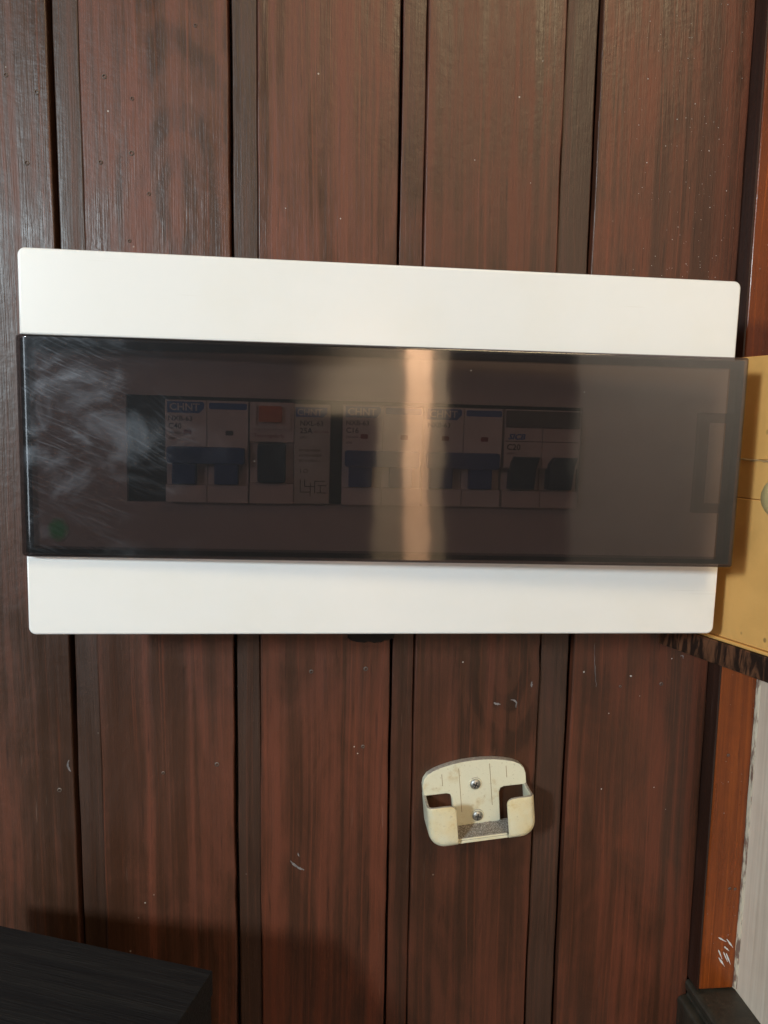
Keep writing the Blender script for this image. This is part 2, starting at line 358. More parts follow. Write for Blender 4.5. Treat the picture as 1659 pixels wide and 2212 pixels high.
# ------------------------------------------------------------------ wood wall (structure)
ZB, ZT = -0.52, 0.42
back = tag(obj('wood_wall', bbox(-0.345, 0.2165, 0.0125, 0.030, ZB, ZT), M['backing']), kind='structure')
def board(x0, x1, y0, y1, mat, name, jl=0.00012, jr=0.00012, seed=0, bev=0.0009):
    """a long board with slightly wavering edges; origin in its middle"""
    rr = random.Random(seed); cx = (x0+x1)/2; hw = (x1-x0)/2; K = 60
    bm = bmesh.new(); rows = []
    wl = wr = 0
    for i in range(K+1):
        z = ZB+(ZT-ZB)*i/K
        wl = 0.7*wl+rr.gauss(0, jl); wr = 0.7*wr+rr.gauss(0, jr); d = rr.gauss(0, 0.00006)
        prof = [(-hw, y1), (-hw, y0+bev), (-hw+bev*0.35, y0+bev*0.3), (-hw+bev, y0), (hw-bev, y0), (hw-bev*0.35, y0+bev*0.3), (hw, y0+bev), (hw, y1)]
        rows.append([bm.verts.new((px+(wl if k < 4 else wr), py+d, z)) for k, (px, py) in enumerate(prof)])
    for a, b in zip(rows, rows[1:]):
        for k in range(8): bm.faces.new((a[k], a[(k+1) % 8], b[(k+1) % 8], b[k]))
    bm.faces.new(rows[0]); bm.faces.new(rows[-1][::-1])
    return obj(name, bm, mat, back, (cx, 0, 0), smooth=50)
boards = []
BX = [(-0.3205, -0.2490), (-0.2350, -0.1637), (-0.1489, -0.0777), (-0.0633, 0.0079), (0.0218, 0.0930), (0.1122, 0.1942)]
SX = [(-0.2470, -0.2352), (-0.1618, -0.1491), (-0.0762, -0.0635), (0.0091, 0.0216), (0.0937, 0.1108)]
for i, (a, b) in enumerate(BX): boards.append(board(a, b, 0.0, 0.012, M['board'][i], 'plank', seed=i, jr=0.00022 if i in (2, 4) else 0.00012))
for i, (a, b) in enumerate(SX): board(a, b, 0.0024, 0.012, M['strip'][i], 'tongue_strip', seed=20+i)

# white paint specks on the last plank (too many and too small to pick apart), a few chips elsewhere
def specks(parent, pts, name, seed):
    rr = random.Random(seed); bm = bmesh.new()
    for (x, z, s) in pts:
        q = 5; ring = [bm.verts.new((x+s*rr.uniform(.6, 1.1)*math.cos(6.283*k/q), -0.00012, z+s*rr.uniform(.6, 1.2)*math.sin(6.283*k/q))) for k in range(q)]
        top = bm.verts.new((x, -0.00012-s*0.55, z))
        for k in range(q): bm.faces.new((ring[k], ring[(k+1) % q], top))
    o = obj(name, bm, M['chip'], parent); o['kind'] = 'stuff'; return o
pts = []
for k in range(150):
    x = min(0.039, rnd.triangular(-0.035, 0.040, 0.022)); z = 0.085+0.150*(rnd.random()**1.55)
    pts.append((x, z, rnd.choice((0.00014, 0.00018, 0.00022, 0.00028, 0.0004 if rnd.random() < .35 else 0.0002))))
for x, z, s in ((-0.034, -0.125, 0.0006), (-0.006, -0.128, 0.0008), (0.018, -0.118, 0.0005), (-0.018, -0.15, 0.0004), (-0.020, -0.196, 0.0005), (0.012, -0.196, 0.0004), (0.0, -0.14, 0.0003), (0.02, -0.21, 0.0003)): pts.append((x, z, s))
specks(boards[5], pts, 'paint_specks', 3)
def smear(parent, line, wd, seed):
    """an irregular chip or smear of pale paint following a short line"""
    rr = random.Random(seed); L, Rr = [], []
    n_ = len(line)
    for k, (x, z) in enumerate(line):
        a = line[max(0, k-1)]; b = line[min(n_-1, k+1)]; dx, dz = b[0]-a[0], b[1]-a[1]; l = math.hypot(dx, dz) or 1
        t = wd*(0.25+math.sin(math.pi*(k+0.5)/n_))*rr.uniform(0.5, 1.2); L.append((x-dz/l*t, z+dx/l*t)); Rr.append((x+dz/l*t*rr.uniform(.5, 1), z-dx/l*t))
    return obj('paint_chip', prism(L+Rr[::-1], -0.00022, -0.00002), M['smear'], parent)
def path(x0, z0, x1, z1, bend, k=9, seed=0):
    rr = random.Random(seed); return [(x0+(x1-x0)*u+bend*math.sin(3.14*u)*(z1-z0)+rr.gauss(0, 0.0001), z0+(z1-z0)*u-bend*math.sin(3.14*u)*(x1-x0)+rr.gauss(0, 0.0001)) for u in [q/(k-1) for q in range(k)]]
smear(boards[4], path(0.0098, -0.1420, 0.0136, -0.1430, 0.1), 0.00055, 1)
smear(boards[4], path(0.0196, -0.1405, 0.0226, -0.1452, -0.35), 0.00042, 2)
smear(boards[4], path(0.0316, -0.1300, 0.0314, -0.1332, 0.05), 0.00055, 3)
smear(boards[3], path(-0.0195, -0.2325, -0.0118, -0.2385, 0.08, 12), 0.00060, 4)
smear(boards[3], path(-0.0150, -0.2280, -0.0146, -0.2300, 0.1), 0.00030, 5)
smear(boards[1], path(0.0335, -0.1690, 0.0340, -0.1755, 0.15), 0.00060, 6)
smear(boards[5], path(-0.0285, -0.108, -0.0262, -0.134, 0.02, 16), 0.00016, 7)
smear(boards[5], path(0.0230, -0.1165, 0.0246, -0.1180, -0.5), 0.00030, 8)
specks(boards[4], [(-0.0085, -0.118, 0.0006), (0.02, 0.14, 0.0003), (0.024, 0.20, 0.0003), (-0.01, 0.15, 0.0003)], 'paint_specks', 4)
specks(boards[3], [(0.006, 0.118, 0.0004), (-0.022, 0.122, 0.0004), (0.018, -0.17, 0.0005), (0.016, -0.166, 0.0004)], 'paint_specks', 5)

# old nail holes
def nail_hole(parent, x, z, r=0.0011):
    bm = bmesh.new(); K = 10
    a = [bm.verts.new((r*math.cos(6.283*k/K), -0.0002, r*math.sin(6.283*k/K))) for k in range(K)]
    b = [bm.verts.new((r*0.62*math.cos(6.283*k/K), -0.0005, r*0.62*math.sin(6.283*k/K))) for k in range(K)]
    d = [bm.verts.new((r*0.45*math.cos(6.283*k/K), 0.0006, r*0.45*math.sin(6.283*k/K))) for k in range(K)]
    for p, q in ((a, b), (b, d)):
        for k in range(K): bm.faces.new((p[k], p[(k+1) % K], q[(k+1) % K], q[k]))
    bm.faces.new(d)
    return obj('nail_hole', bm, M['holerim'], parent, (x, 0, z), smooth=60)
for b, hs in ((2, ((-0.024, 0.180), (-0.011, 0.1705), (-0.012, 0.145), (-0.004, 0.126), (-0.014, 0.103), (-0.027, 0.14), (0.020, 0.206), (-0.003, -0.178), (0.026, -0.174))),
              (1, ((0.030, 0.171), (0.024, 0.138), (0.016, 0.178), (0.028, -0.186))),
              (3, ((0.022, -0.121), (0.021, -0.166), (-0.008, -0.122))),
              (5, ((-0.012, -0.134), (0.0125, -0.133)))):
    for x, z in hs: nail_hole(boards[b], x, z, rnd.uniform(0.0008, 0.0013))
# stub of dark sealant below the enclosure
rr = random.Random(5); top = []; bot = []
for k in range(15):
    u = k/14; top.append((-0.016+0.026*u, -0.098)); bot.append((-0.016+0.026*u, -0.1022-0.0028*math.sin(u*3.1)**0.5-rr.uniform(0, 0.0011)))
bm = prism(top[::-1]+bot, -0.0016, -0.0002, 0.0004, 1)
obj('sealant_blob', bm, M['backing'], back)

# ------------------------------------------------------------------ corner post, side wall, ledge
post = obj('corner_post', bbox(-0.0109, 0.0109, -0.0115, 0.012, -0.3190, ZT, 0.0012, 3), M['post'], None, (0.2062, 0, 0), smooth=50)
tag(post, 'orange varnished pine corner post with white paint scratches near its foot', 'post')
def streak_marks():
    L = [((-0.001, -0.2855), (0.004, -0.2885)), ((0.0042, -0.2868), (0.0085, -0.2925)), ((-0.0005, -0.2935), (0.0022, -0.2995)), ((0.0000, -0.2985), (0.0042, -0.3045)),
         ((0.0027, -0.2950), (0.0058, -0.3015)), ((0.0045, -0.2960), (0.0078, -0.3035)), ((0.0030, -0.2915), (0.0062, -0.2945))]
    for (a, b) in L:
        dx, dz = b[0]-a[0], b[1]-a[1]; l = math.hypot(dx, dz); nx, nz = -dz/l, dx/l; t = 0.00034; K = 6
        pts1, pts2 = [], []
        for k in range(K+1):
            u = k/K; wdt = t*(0.35+1.0*math.sin(math.pi*min(1, u*1.05+.08)))*rnd.uniform(.6, 1.3); px, pz = a[0]+dx*u, a[1]+dz*u
            pts1.append((px+nx*wdt, pz+nz*wdt)); pts2.append((px-nx*wdt, pz-nz*wdt))
        obj('paint_scratch', prism(pts1+pts2[::-1], -0.01163, -0.0114), M['whiteink'], post)
streak_marks()
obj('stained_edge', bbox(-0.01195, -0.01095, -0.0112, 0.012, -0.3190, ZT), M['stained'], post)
for x, z in ((-0.0035, -0.172), (0.0035, -0.2545), (0.0070, -0.2550)):
    o = nail_hole(post, x, z, 0.0009); o.location.y = -0.0115
pp = [(rnd.uniform(-0.010, 0.010), rnd.uniform(-0.3, 0.20), rnd.choice((0.00015, 0.0002, 0.0003))) for _ in range(46)]
o = specks(post, pp, 'paint_specks', 9); o.location.y = -0.0115

side = tag(obj('side_wall', bbox(0.2180, 0.232, -0.16, 0.03, ZB, ZT), M['plaster']), kind='structure')
# flaking bead of cream paint where post and side wall meet
bm = bmesh.new(); rows = []; wv = 0
for i in range(90):
    z = -0.3185+0.72*i/89; wv = 0.75*wv+rnd.gauss(0, 0.00028)
    rows.append([bm.verts.new(p) for p in ((0.2166+wv, -0.0108, z), (0.2170+wv*0.6, -0.0128+rnd.gauss(0, .0002), z), (0.2181, -0.0135, z), (0.2181, -0.0095, z), (0.2166, -0.0095, z))])
for a, b in zip(rows, rows[1:]):
    for k in range(5): bm.faces.new((a[k], a[(k+1) % 5], b[(k+1) % 5], b[k]))
obj('paint_bead', bm, M['flaky'], side, smooth=60)

def ledge_mesh():
    prof = [(0.2178, -0.3196), (0.1965, -0.3200), (0.1938, -0.3207), (0.1926, -0.3222), (0.1928, -0.3262), (0.1945, -0.3290), (0.1938, -0.3306), (0.1908, -0.3308), (0.1890, -0.3318), (0.1882, -0.3338), (0.1886, -0.3360), (0.1886, -0.42), (0.2178, -0.42)]
    bm = bmesh.new(); a = [bm.verts.new((x, -0.0006, z)) for x, z in prof]; b = [bm.verts.new((x, -0.16, z)) for x, z in prof]
    bm.faces.new(a); bm.faces.new(b[::-1])
    for k in range(len(prof)): bm.faces.new((a[k], b[k], b[(k+1) % len(prof)], a[(k+1) % len(prof)]))
    return bm
led = obj('moulded_ledge', ledge_mesh(), M['ledge'], None, smooth=40)
tag(led, 'dark moulded wooden ledge running along the grey side wall below the orange post', 'ledge')

# ------------------------------------------------------------------ beige cabinet at the right
ang = R(19.5)
cab = empty('wall_cabinet', (0.1515, -0.0004, -0.0345), (0, 0, 0))
tag(cab, 'yellowed beige cabinet with dark laminate base jutting from the corner behind the enclosure', 'cabinet')
dx, dy = math.sin(ang), -math.cos(ang)
def slab(s0, s1, thick, z0, z1, inset, mat, name, bev=0.0005):
    """vertical slab along the oblique side face; s along the face from the wall, thick to the right"""
    bm = bbox(0, thick, -s1, -s0, z0, z1, bev, 2)
    o = obj(name, bm, mat, cab, smooth=50); o.rotation_euler = (0, 0, ang); o.location = (inset*math.cos(ang), inset*math.sin(ang), 0.0345); return o
Lc = 0.15
slab(0.016, Lc, 0.03, -0.0002, 0.0485, 0.0016, M['beige'], 'side_panel')
slab(0.016, Lc, 0.03, -0.0192, -0.0004, 0.0018, M['beige'], 'side_panel')
slab(0.016, Lc, 0.03, -0.0905, -0.0194, 0.0016, M['beige'], 'side_panel')
slab(0.014, Lc, 0.03, -0.0925, -0.0908, 0.0004, M['beige'], 'bottom_trim', 0.0005)
slab(0.013, Lc+.002, 0.032, -0.1050, -0.0928, 0.0, M['laminate'], 'base_board', 0.0006)
# raised crack of flaking paint over the upper seam
bm = bmesh.new(); rows = []; wz = 0
for i in range(60):
    s_ = 0.018+(Lc-0.018)*i/59; wz = 0.8*wz+rnd.gauss(0, 0.00025); t_ = rnd.uniform(0.0002, 0.0007)
    rows.append([bm.verts.new((0.0002, -s_, -0.0003+wz+t_)), bm.verts.new((-0.0003-rnd.uniform(0, 0.0003), -s_, -0.0003+wz)), bm.verts.new((0.0002, -s_, -0.0003+wz-t_))])
for a, b in zip(rows, rows[1:]):
    for k in range(2): bm.faces.new((a[k], a[k+1], b[k+1], b[k]))
rg_ = obj('paint_ridge', bm, M['ridge'], cab); rg_.rotation_euler = (0, 0, ang); rg_.location = (0.0016*math.cos(ang), 0.0016*math.sin(ang), 0.0345)
# round knob on the side
kb = bmesh.new(); prof = [(0.0, 0.0), (0.0042, 0.0), (0.0040, 0.003), (0.0070, 0.005), (0.0092, 0.0075), (0.0095, 0.0100), (0.0080, 0.0122), (0.0045, 0.0134), (0.0, 0.0137)]
K = 24; rings = []
for r, h in prof: rings.append([kb.verts.new((-h, r*math.cos(6.283*k/K), r*math.sin(6.283*k/K))) for k in range(K)] if r else [kb.verts.new((-h, 0, 0))])
for a, b in zip(rings, rings[1:]):
    for k in range(K):
        if len(a) == 1: kb.faces.new((a[0], b[k], b[(k+1) % K]))
        elif len(b) == 1: kb.faces.new((a[k], a[(k+1) % K], b[0]))
        else: kb.faces.new((a[k], a[(k+1) % K], b[(k+1) % K], b[k]))
knob = obj('knob', kb, M['knob'], cab, smooth=40, flatten=False); knob.rotation_euler = (0, 0, ang)
sk = 0.0865; knob.location = (0.0016*math.cos(ang)+sk*dx, 0.0016*math.sin(ang)+sk*dy, 0.0345-0.0165)

# ------------------------------------------------------------------ distribution enclosure
TILT = R(0.64)
enc = empty('distribution_enclosure', (0, 0, 0), (0, TILT, 0))
tag(enc, 'white plastic electrical enclosure with smoked hinged cover on the wood wall', 'fuse box')
YP = -0.062
obj('back_box', bbox(-0.147, 0.1455, -0.0545, -0.0004, -0.072, 0.072, 0.002, 2), M['white'], enc, smooth=40)
def band(z0, z1, name, corners):
    return obj(name, prism(rrect(-0.160, 0.160, z0, z1, 0.0032, 6, corners), YP, -0.0550, 0.0011, 4), M['white'], enc, smooth=40)
band(0.0476, 0.0834, 'upper_band', (0, 0, 1, 1)); band(-0.0834, -0.0476, 'lower_band', (1, 1, 0, 0))
# middle plate with the breaker opening
ym = -0.0578
def midplate():
    bm = bmesh.new(); ox = (-0.1595, -0.1175, 0.0895, 0.1595); oz = (-0.0474, -0.0235, 0.0238, 0.0474)
    for i in range(3):
        for j in range(3):
            if i == 1 and j == 1: continue
            bm.faces.new([bm.verts.new((ox[i+a], ym, oz[j+b])) for a, b in ((0,0), (1,0), (1,1), (0,1))])
    bmesh.ops.remove_doubles(bm, verts=bm.verts[:], dist=1e-6)
    r = bmesh.ops.extrude_face_region(bm, geom=bm.faces[:]); bmesh.ops.translate(bm, vec=(0, 0.0030, 0), verts=[v for v in r['geom'] if isinstance(v, bmesh.types.BMVert)])
    return bm
obj('middle_plate', midplate(), M['inner'], enc)
obj('dark_opening_sheet', bbox(-0.119, 0.091, -0.05452, -0.05447, -0.0245, 0.0245), M['dark'], enc)  # thin near-black sheet painting the shade inside the opening
st = obj('green_glint_disc', prism([(0.0048*math.cos(6.283*k/20), 0.0056*math.sin(6.283*k/20)) for k in range(20)], ym-0.0003, ym-0.00005), M['green'], enc, (-0.1475, 0, -0.0365))  # disc carrying the painted green glint

# smoked cover: a shallow tray hinged at the left, its right end standing a little proud
CW, CH, CD = 0.3188, 0.0947, 0.0085
def cover_mesh():
    bm = bmesh.new(); box(bm, 0, CW, -CD, 0.0, -CH/2, CH/2); bmesh.ops.recalc_face_normals(bm, faces=bm.faces[:])
    bk = [f for f in bm.faces if all(abs(v.co.y) < 1e-6 for v in f.verts)]
    bmesh.ops.delete(bm, geom=bk, context='FACES_ONLY')
    e = [x for x in bm.edges if all(abs(v.co.x) < 1e-6 and abs(v.co.y+CD) < 1e-6 for v in x.verts)]
    bmesh.ops.bevel(bm, geom=e, offset=0.0068, segments=9, affect='EDGES', profile=0.5)
    # remaining front edges (top, bottom, right) softened
    e = [x for x in bm.edges if len(x.link_faces) == 2 and abs(x.link_faces[0].normal.dot(x.link_faces[1].normal)) < 0.3]
    bmesh.ops.bevel(bm, geom=e, offset=0.0013, segments=4, affect='EDGES', profile=0.5, clamp_overlap=True)
    return bm
cover = obj('smoked_cover', cover_mesh(), M['smoke'], enc, (-0.1616, -0.0585, 0), smooth=35, flatten=False)
cover.rotation_euler = (0, 0, R(-2.2))
so = cover.modifiers.new('thickness', 'SOLIDIFY'); so.thickness = 0.0016; so.offset = -1
wn = cover.modifiers.new('even_shading', 'WEIGHTED_NORMAL'); wn.weight = 100; wn.keep_sharp = True
bm = prism([(0.2994, -0.0226), (0.3174, -0.0226), (0.3174, -0.0182), (0.3039, -0.0182), (0.3039, 0.0182), (0.3174, 0.0182), (0.3174, 0.0226), (0.2994, 0.0226)], -0.0066, -0.0030, 0.0003, 1)
obj('finger_latch', bm, M['smoke2'], cover, smooth=30)

def dark_edge_mesh():
    bm = bmesh.new(); xs = (0.0020, 0.0042, CW-0.0044, CW-0.0019); zs = (-CH/2+0.0018, -CH/2+0.0036, CH/2-0.0050, CH/2-0.0018)
    box(bm, xs[1], xs[2], -0.0067, -0.0004, zs[0], zs[1]); box(bm, xs[1], xs[2], -0.0067, -0.0004, zs[2], zs[3])
    box(bm, xs[2]+0.0001, xs[3], -0.0067, -0.0004, zs[0], zs[3]); box(bm, xs[0], xs[1]-0.0001, -0.0022, -0.0004, zs[0], zs[3])
    return bm
obj('dark_edge_ring', dark_edge_mesh(), M['smoke3'], cover)  # ring added to darken the cover's edges like deep tinted plastic

# ------------------------------------------------------------------ circuit breakers
def brk(x0, label):
    p = Matrix.Rotation(TILT, 4, 'Y') @ Vector((x0, 0, 0))
    e = empty('circuit_breaker', p, (0, TILT, 0)); tag(e, label, 'breaker', 'breakers in the enclosure'); return e
YF = -0.0624; Z0, Z1 = -0.0229, 0.0220
pole_me = None
def pole(e, x, mat, wd=0.01775):
    # housing with a stepped nose: upper face, toggle bay set back, lower lip
    prof = [(-0.0545, Z0), (YF, Z0), (YF, -0.0152), (YF+0.0030, -0.0150), (YF+0.0030, -0.0048), (YF, -0.0046), (YF, Z1-0.0008), (YF+0.0008, Z1), (-0.0545, Z1)]
    bm = bmesh.new(); a = [bm.verts.new((x+0.0001, y, z)) for y, z in prof]; b = [bm.verts.new((x+wd, y, z)) for y, z in prof]
    bm.faces.new(a); bm.faces.new(b[::-1])
    for k in range(len(prof)): bm.faces.new((a[k], b[k], b[(k+1) % len(prof)], a[(k+1) % len(prof)]))
    return obj('pole_housing', bm, mat, e)
def logo(e, x0, x1, z0, z1, tsize):
    c = 0.0022
    l = obj('logo_label', prism([(x0, z0), (x1-c, z0), (x1, z0+c), (x1, z1-0.0006), (x1-0.0006, z1), (x0, z1)], YF-0.00012, YF-0.00001), M['blue'], e)
    text('CHNT', tsize, x0+0.0009, z0+0.0011, YF-0.00017, M['whiteink'], l, 'logo_lettering', weight=0.00008, sx=1.04); return l
def toggles(e, xa, wd=0.0103, drop=-0.0147):
    for x in (xa, xa+0.0183):
        bm = prism([(x, drop), (x+wd, drop), (x+wd, -0.0040), (x, -0.0040)], YF-0.0020, YF+0.0034, 0.0006, 2); obj('toggle', bm, M['navy'], e, smooth=40)
def twin(x0, label, amp, reds=('red', 'greyw'), model='NXB-63'):
    e = brk(x0, label)
    pole(e, 0, M['breaker']); pole(e, 0.0180, M['breaker'])
    logo(e, 0.0010, 0.0168, 0.0164, 0.0213, 0.0044)
    obj('blue_strip', prism(rrect(0.0189, 0.0353, 0.0183, 0.0211, 0.0006, 2), YF-0.00012, YF-0.00001), M['blue'], e)
    if model: text(model, 0.0030, 0.0012, 0.0130, YF-0.00005, M['ink'], e, sx=1.05, weight=0.00003)
    if amp: text(amp, 0.0034, 0.0013, 0.0095, YF-0.00005, M['ink'], e, weight=0.00003)
    if amp:
        for k, (z, t) in enumerate(((0.0071, '230/400V~'), (0.0047, '6000'))): text(t, 0.0015, 0.0013, z, YF-0.00005, M['ink'], e)
    for x, k in ((0.0096, reds[0]), (0.0277, reds[1])):
        obj('position_window', prism(rrect(x-0.0017, x+0.0017, 0.0070, 0.0091, 0.0004, 2), YF-0.00015, YF+0.0001), M[k], e)
    bm = prism(rrect(0.0010, 0.0346, -0.0056, 0.0018, 0.0012, 3), YF-0.0034, YF+0.0002, 0.0007, 2); obj('toggle_bar', bm, M['navy'], e, smooth=40)
    toggles(e, 0.0030); return e
twin(-0.0999, 'two pole breaker marked C40, farthest left behind the smoked cover', 'C40')
# residual current breaker with test button
e = brk(-0.0634, 'breaker with the orange test button, single dark toggle and printed side label')
prof = [(-0.0545, Z0), (YF, Z0), (YF, -0.0140), (YF+0.0025, -0.0136), (YF+0.0025, 0.0042), (YF, 0.0046), (YF, Z1), (-0.0545, Z1)]
bm = bmesh.new(); a = [bm.verts.new((0.0001, y, z)) for y, z in prof]; b = [bm.verts.new((0.0194, y, z)) for y, z in prof]
bm.faces.new(a); bm.faces.new(b[::-1])
for k in range(len(prof)): bm.faces.new((a[k], b[k], b[(k+1) % len(prof)], a[(k+1) % len(prof)]))
obj('housing', bm, M['breaker_warm'], e)
obj('label_housing', bbox(0.0196, 0.0356, -0.0619, -0.0545, Z0, Z1-0.0003, 0.0003, 1), M['sticker'], e)
def ring(x0, x1, z0, z1, t, ya, yb):
    bm = bmesh.new(); xs = (x0, x0+t, x1-t, x1); zs = (z0, z0+t, z1-t, z1)
    for i in range(3):
        for j in range(3):
            if i == 1 and j == 1: continue
            bm.faces.new([bm.verts.new((xs[i+p], ya, zs[j+q])) for p, q in ((0,0), (1,0), (1,1), (0,1))])
    bmesh.ops.remove_doubles(bm, verts=bm.verts[:], dist=1e-7)
    r = bmesh.ops.extrude_face_region(bm, geom=bm.faces[:]); bmesh.ops.translate(bm, vec=(0, yb-ya, 0), verts=[v for v in r['geom'] if isinstance(v, bmesh.types.BMVert)])
    return bm
obj('button_frame', ring(0.0015, 0.0178, 0.0104, 0.0216, 0.0014, YF-0.0010, YF+0.0001), M['breaker'], e)
obj('test_button', prism(rrect(0.0040, 0.0142, 0.0132, 0.0204, 0.0008, 3), YF-0.0022, YF+0.0001, 0.0005, 2), M['orange'], e, smooth=40)
text('Test regularly', 0.0024, 0.0018, 0.0066, YF-0.00005, M['redink'], e, sx=1.0)
obj('toggle', prism(rrect(0.0036, 0.0160, -0.0134, 0.0040, 0.0012, 3), YF-0.0034, YF+0.0028, 0.0010, 3), M['teal'], e, smooth=40)
YL = -0.0619
l = obj('logo_label', prism([(0.0202, 0.0160), (0.0322, 0.0160), (0.0341, 0.0178), (0.0341, 0.0203), (0.0202, 0.0203)], YL-0.00012, YL-0.00001), M['blue'], e)
text('CHNT', 0.0040, 0.0207, 0.0168, YL-0.00017, M['whiteink'], l, 'logo_lettering', weight=0.00006)
text('NXL-63', 0.0032, 0.0220, 0.0122, YL-0.00005, M['ink'], e, weight=0.00003)
text('25A', 0.0034, 0.0220, 0.0088, YL-0.00005, M['ink'], e, weight=0.00005)
text('Idn 0.03A', 0.0017, 0.0282, 0.0090, YL-0.00005, M['redink'], e)
text('230V~', 0.0016, 0.0220, 0.0064, YL-0.00005, M['ink'], e)
for k in range(3): text(('Im=Idm=630A', 'Inc=Idc=6000A', 'IEC 61008-2-1')[k], 0.00165, 0.0217, 0.0008-0.0024*k, YL-0.00005, M['ink'], e)
text('I O', 0.0028, 0.0222, -0.0090, YL-0.00005, M['ink'], e)
def wire(pts, t=0.00016):
    bm = bmesh.new()
    for (xa, za), (xb, zb) in pts:
        box(bm, min(xa, xb)-t, max(xa, xb)+t, YL-0.00006, YL-0.00001, min(za, zb)-t, max(za, zb)+t)
    o = obj('circuit_diagram', bm, M['ink'], e); o['kind'] = 'stuff'; return o
wire([((0.0225, -0.0120), (0.0225, -0.0175)), ((0.0245, -0.0120), (0.0245, -0.0150)), ((0.0225, -0.0175), (0.0270, -0.0175)), ((0.0245, -0.0150), (0.0290, -0.0150)),
      ((0.0270, -0.0135), (0.0270, -0.0190)), ((0.0290, -0.0125), (0.0290, -0.0180)), ((0.0290, -0.0125), (0.0335, -0.0125)), ((0.0305, -0.0145), (0.0340, -0.0145)), ((0.0315, -0.0145), (0.0315, -0.0178)), ((0.0300, -0.0178), (0.0340, -0.0178))])
twin(-0.0222, 'two pole breaker marked C16 in the middle of the row', 'C16', ('red', 'red'))
twin(0.0147, 'two pole breaker with joined toggle bar, second from the right behind the cover', None, ('red', 'red'))
# grey-flap breaker at the right
e = brk(0.0516, 'breaker marked C20 with two separate toggles and dark grey flap, rightmost in the row')
pole(e, 0, M['breaker_warm']); pole(e, 0.0180, M['breaker_warm'])
obj('terminal_flap', bbox(0.0004, 0.0352, YF-0.0008, YF-0.00002, 0.0138, 0.0216, 0.0003, 1), M['greyband'], e)
obj('seam_line', bbox(0.0006, 0.0350, YF-0.00006, YF-0.00001, 0.0074, 0.0077), M['ink'], e)
text('SICB', 0.0036, 0.0017, 0.0084, YF-0.00005, M['blue'], e, 'logo_lettering', shear=0.3, weight=0.00012, sx=1.1)
text('C20', 0.0038, 0.0013, 0.0036, YF-0.00005, M['ink'], e, weight=0.00006)
text('400V~', 0.0016, 0.0015, 0.0014, YF-0.00005, M['ink'], e)
for k, x in enumerate((0.0030, 0.0208)):
    s = 0.0016
    obj('toggle', prism([(x-0.0002, -0.0143), (x+0.0112, -0.0143), (x+0.0122, -0.0040), (x+0.0136, 0.0006), (x+0.0016+0.0010*k, 0.0006), (x+0.0002, -0.0025)], YF-0.0034, YF+0.0030, 0.0007, 2), M['teal'], e, smooth=40)

# ------------------------------------------------------------------ remote-control cradle on the wall
HT = R(-5.5)
cr = empty('remote_cradle', (0.058, -0.0003, -0.200), (0, HT, 0))
tag(cr, 'yellowed cream plastic cradle screwed to the planks below the enclosure', 'holder')
mm = 0.001
outl = [(-29.8, 8.3), (-13.6-3.0, 8.2), (-14.6, 7.5), (-13.7, 5.2), (-13.3, -13.8), (13.3, -13.8), (13.7, 5.2), (14.6, 7.5), (16.6, 8.2), (29.8, 8.0),
        (29.8, 14.6), (28.9, 17.8), (26.6, 20.6), (23.0, 22.5), (18, 24.0), (12, 25.2), (6, 25.8), (0, 26.0), (-6, 25.8), (-12, 25.2), (-18, 24.0), (-23, 22.5), (-26.6, 20.6), (-28.9, 17.8), (-29.8, 14.6)]
bp_ = obj('back_plate', prism([(x*mm, z*mm) for x, z in outl], -0.0040, 0.0, 0.0005, 2), M['aged'], cr, smooth=40)
for x, z0, z1 in ((-18.5, 13, 20), (-8.6, -4, 22.3), (9.2, -2, 23), (18.6, 13.5, 20.5)):
    obj('mould_line', bbox((x-0.16)*mm, (x+0.16)*mm, -0.00408, -0.0039, z0*mm, z1*mm), M['grime'], bp_)
D = 0.0205; rf = 0.0042; RB = 0.0088; ZTOP = 0.0094; ZBOT = -0.0149; UO = 0.0300; UI = 0.0142
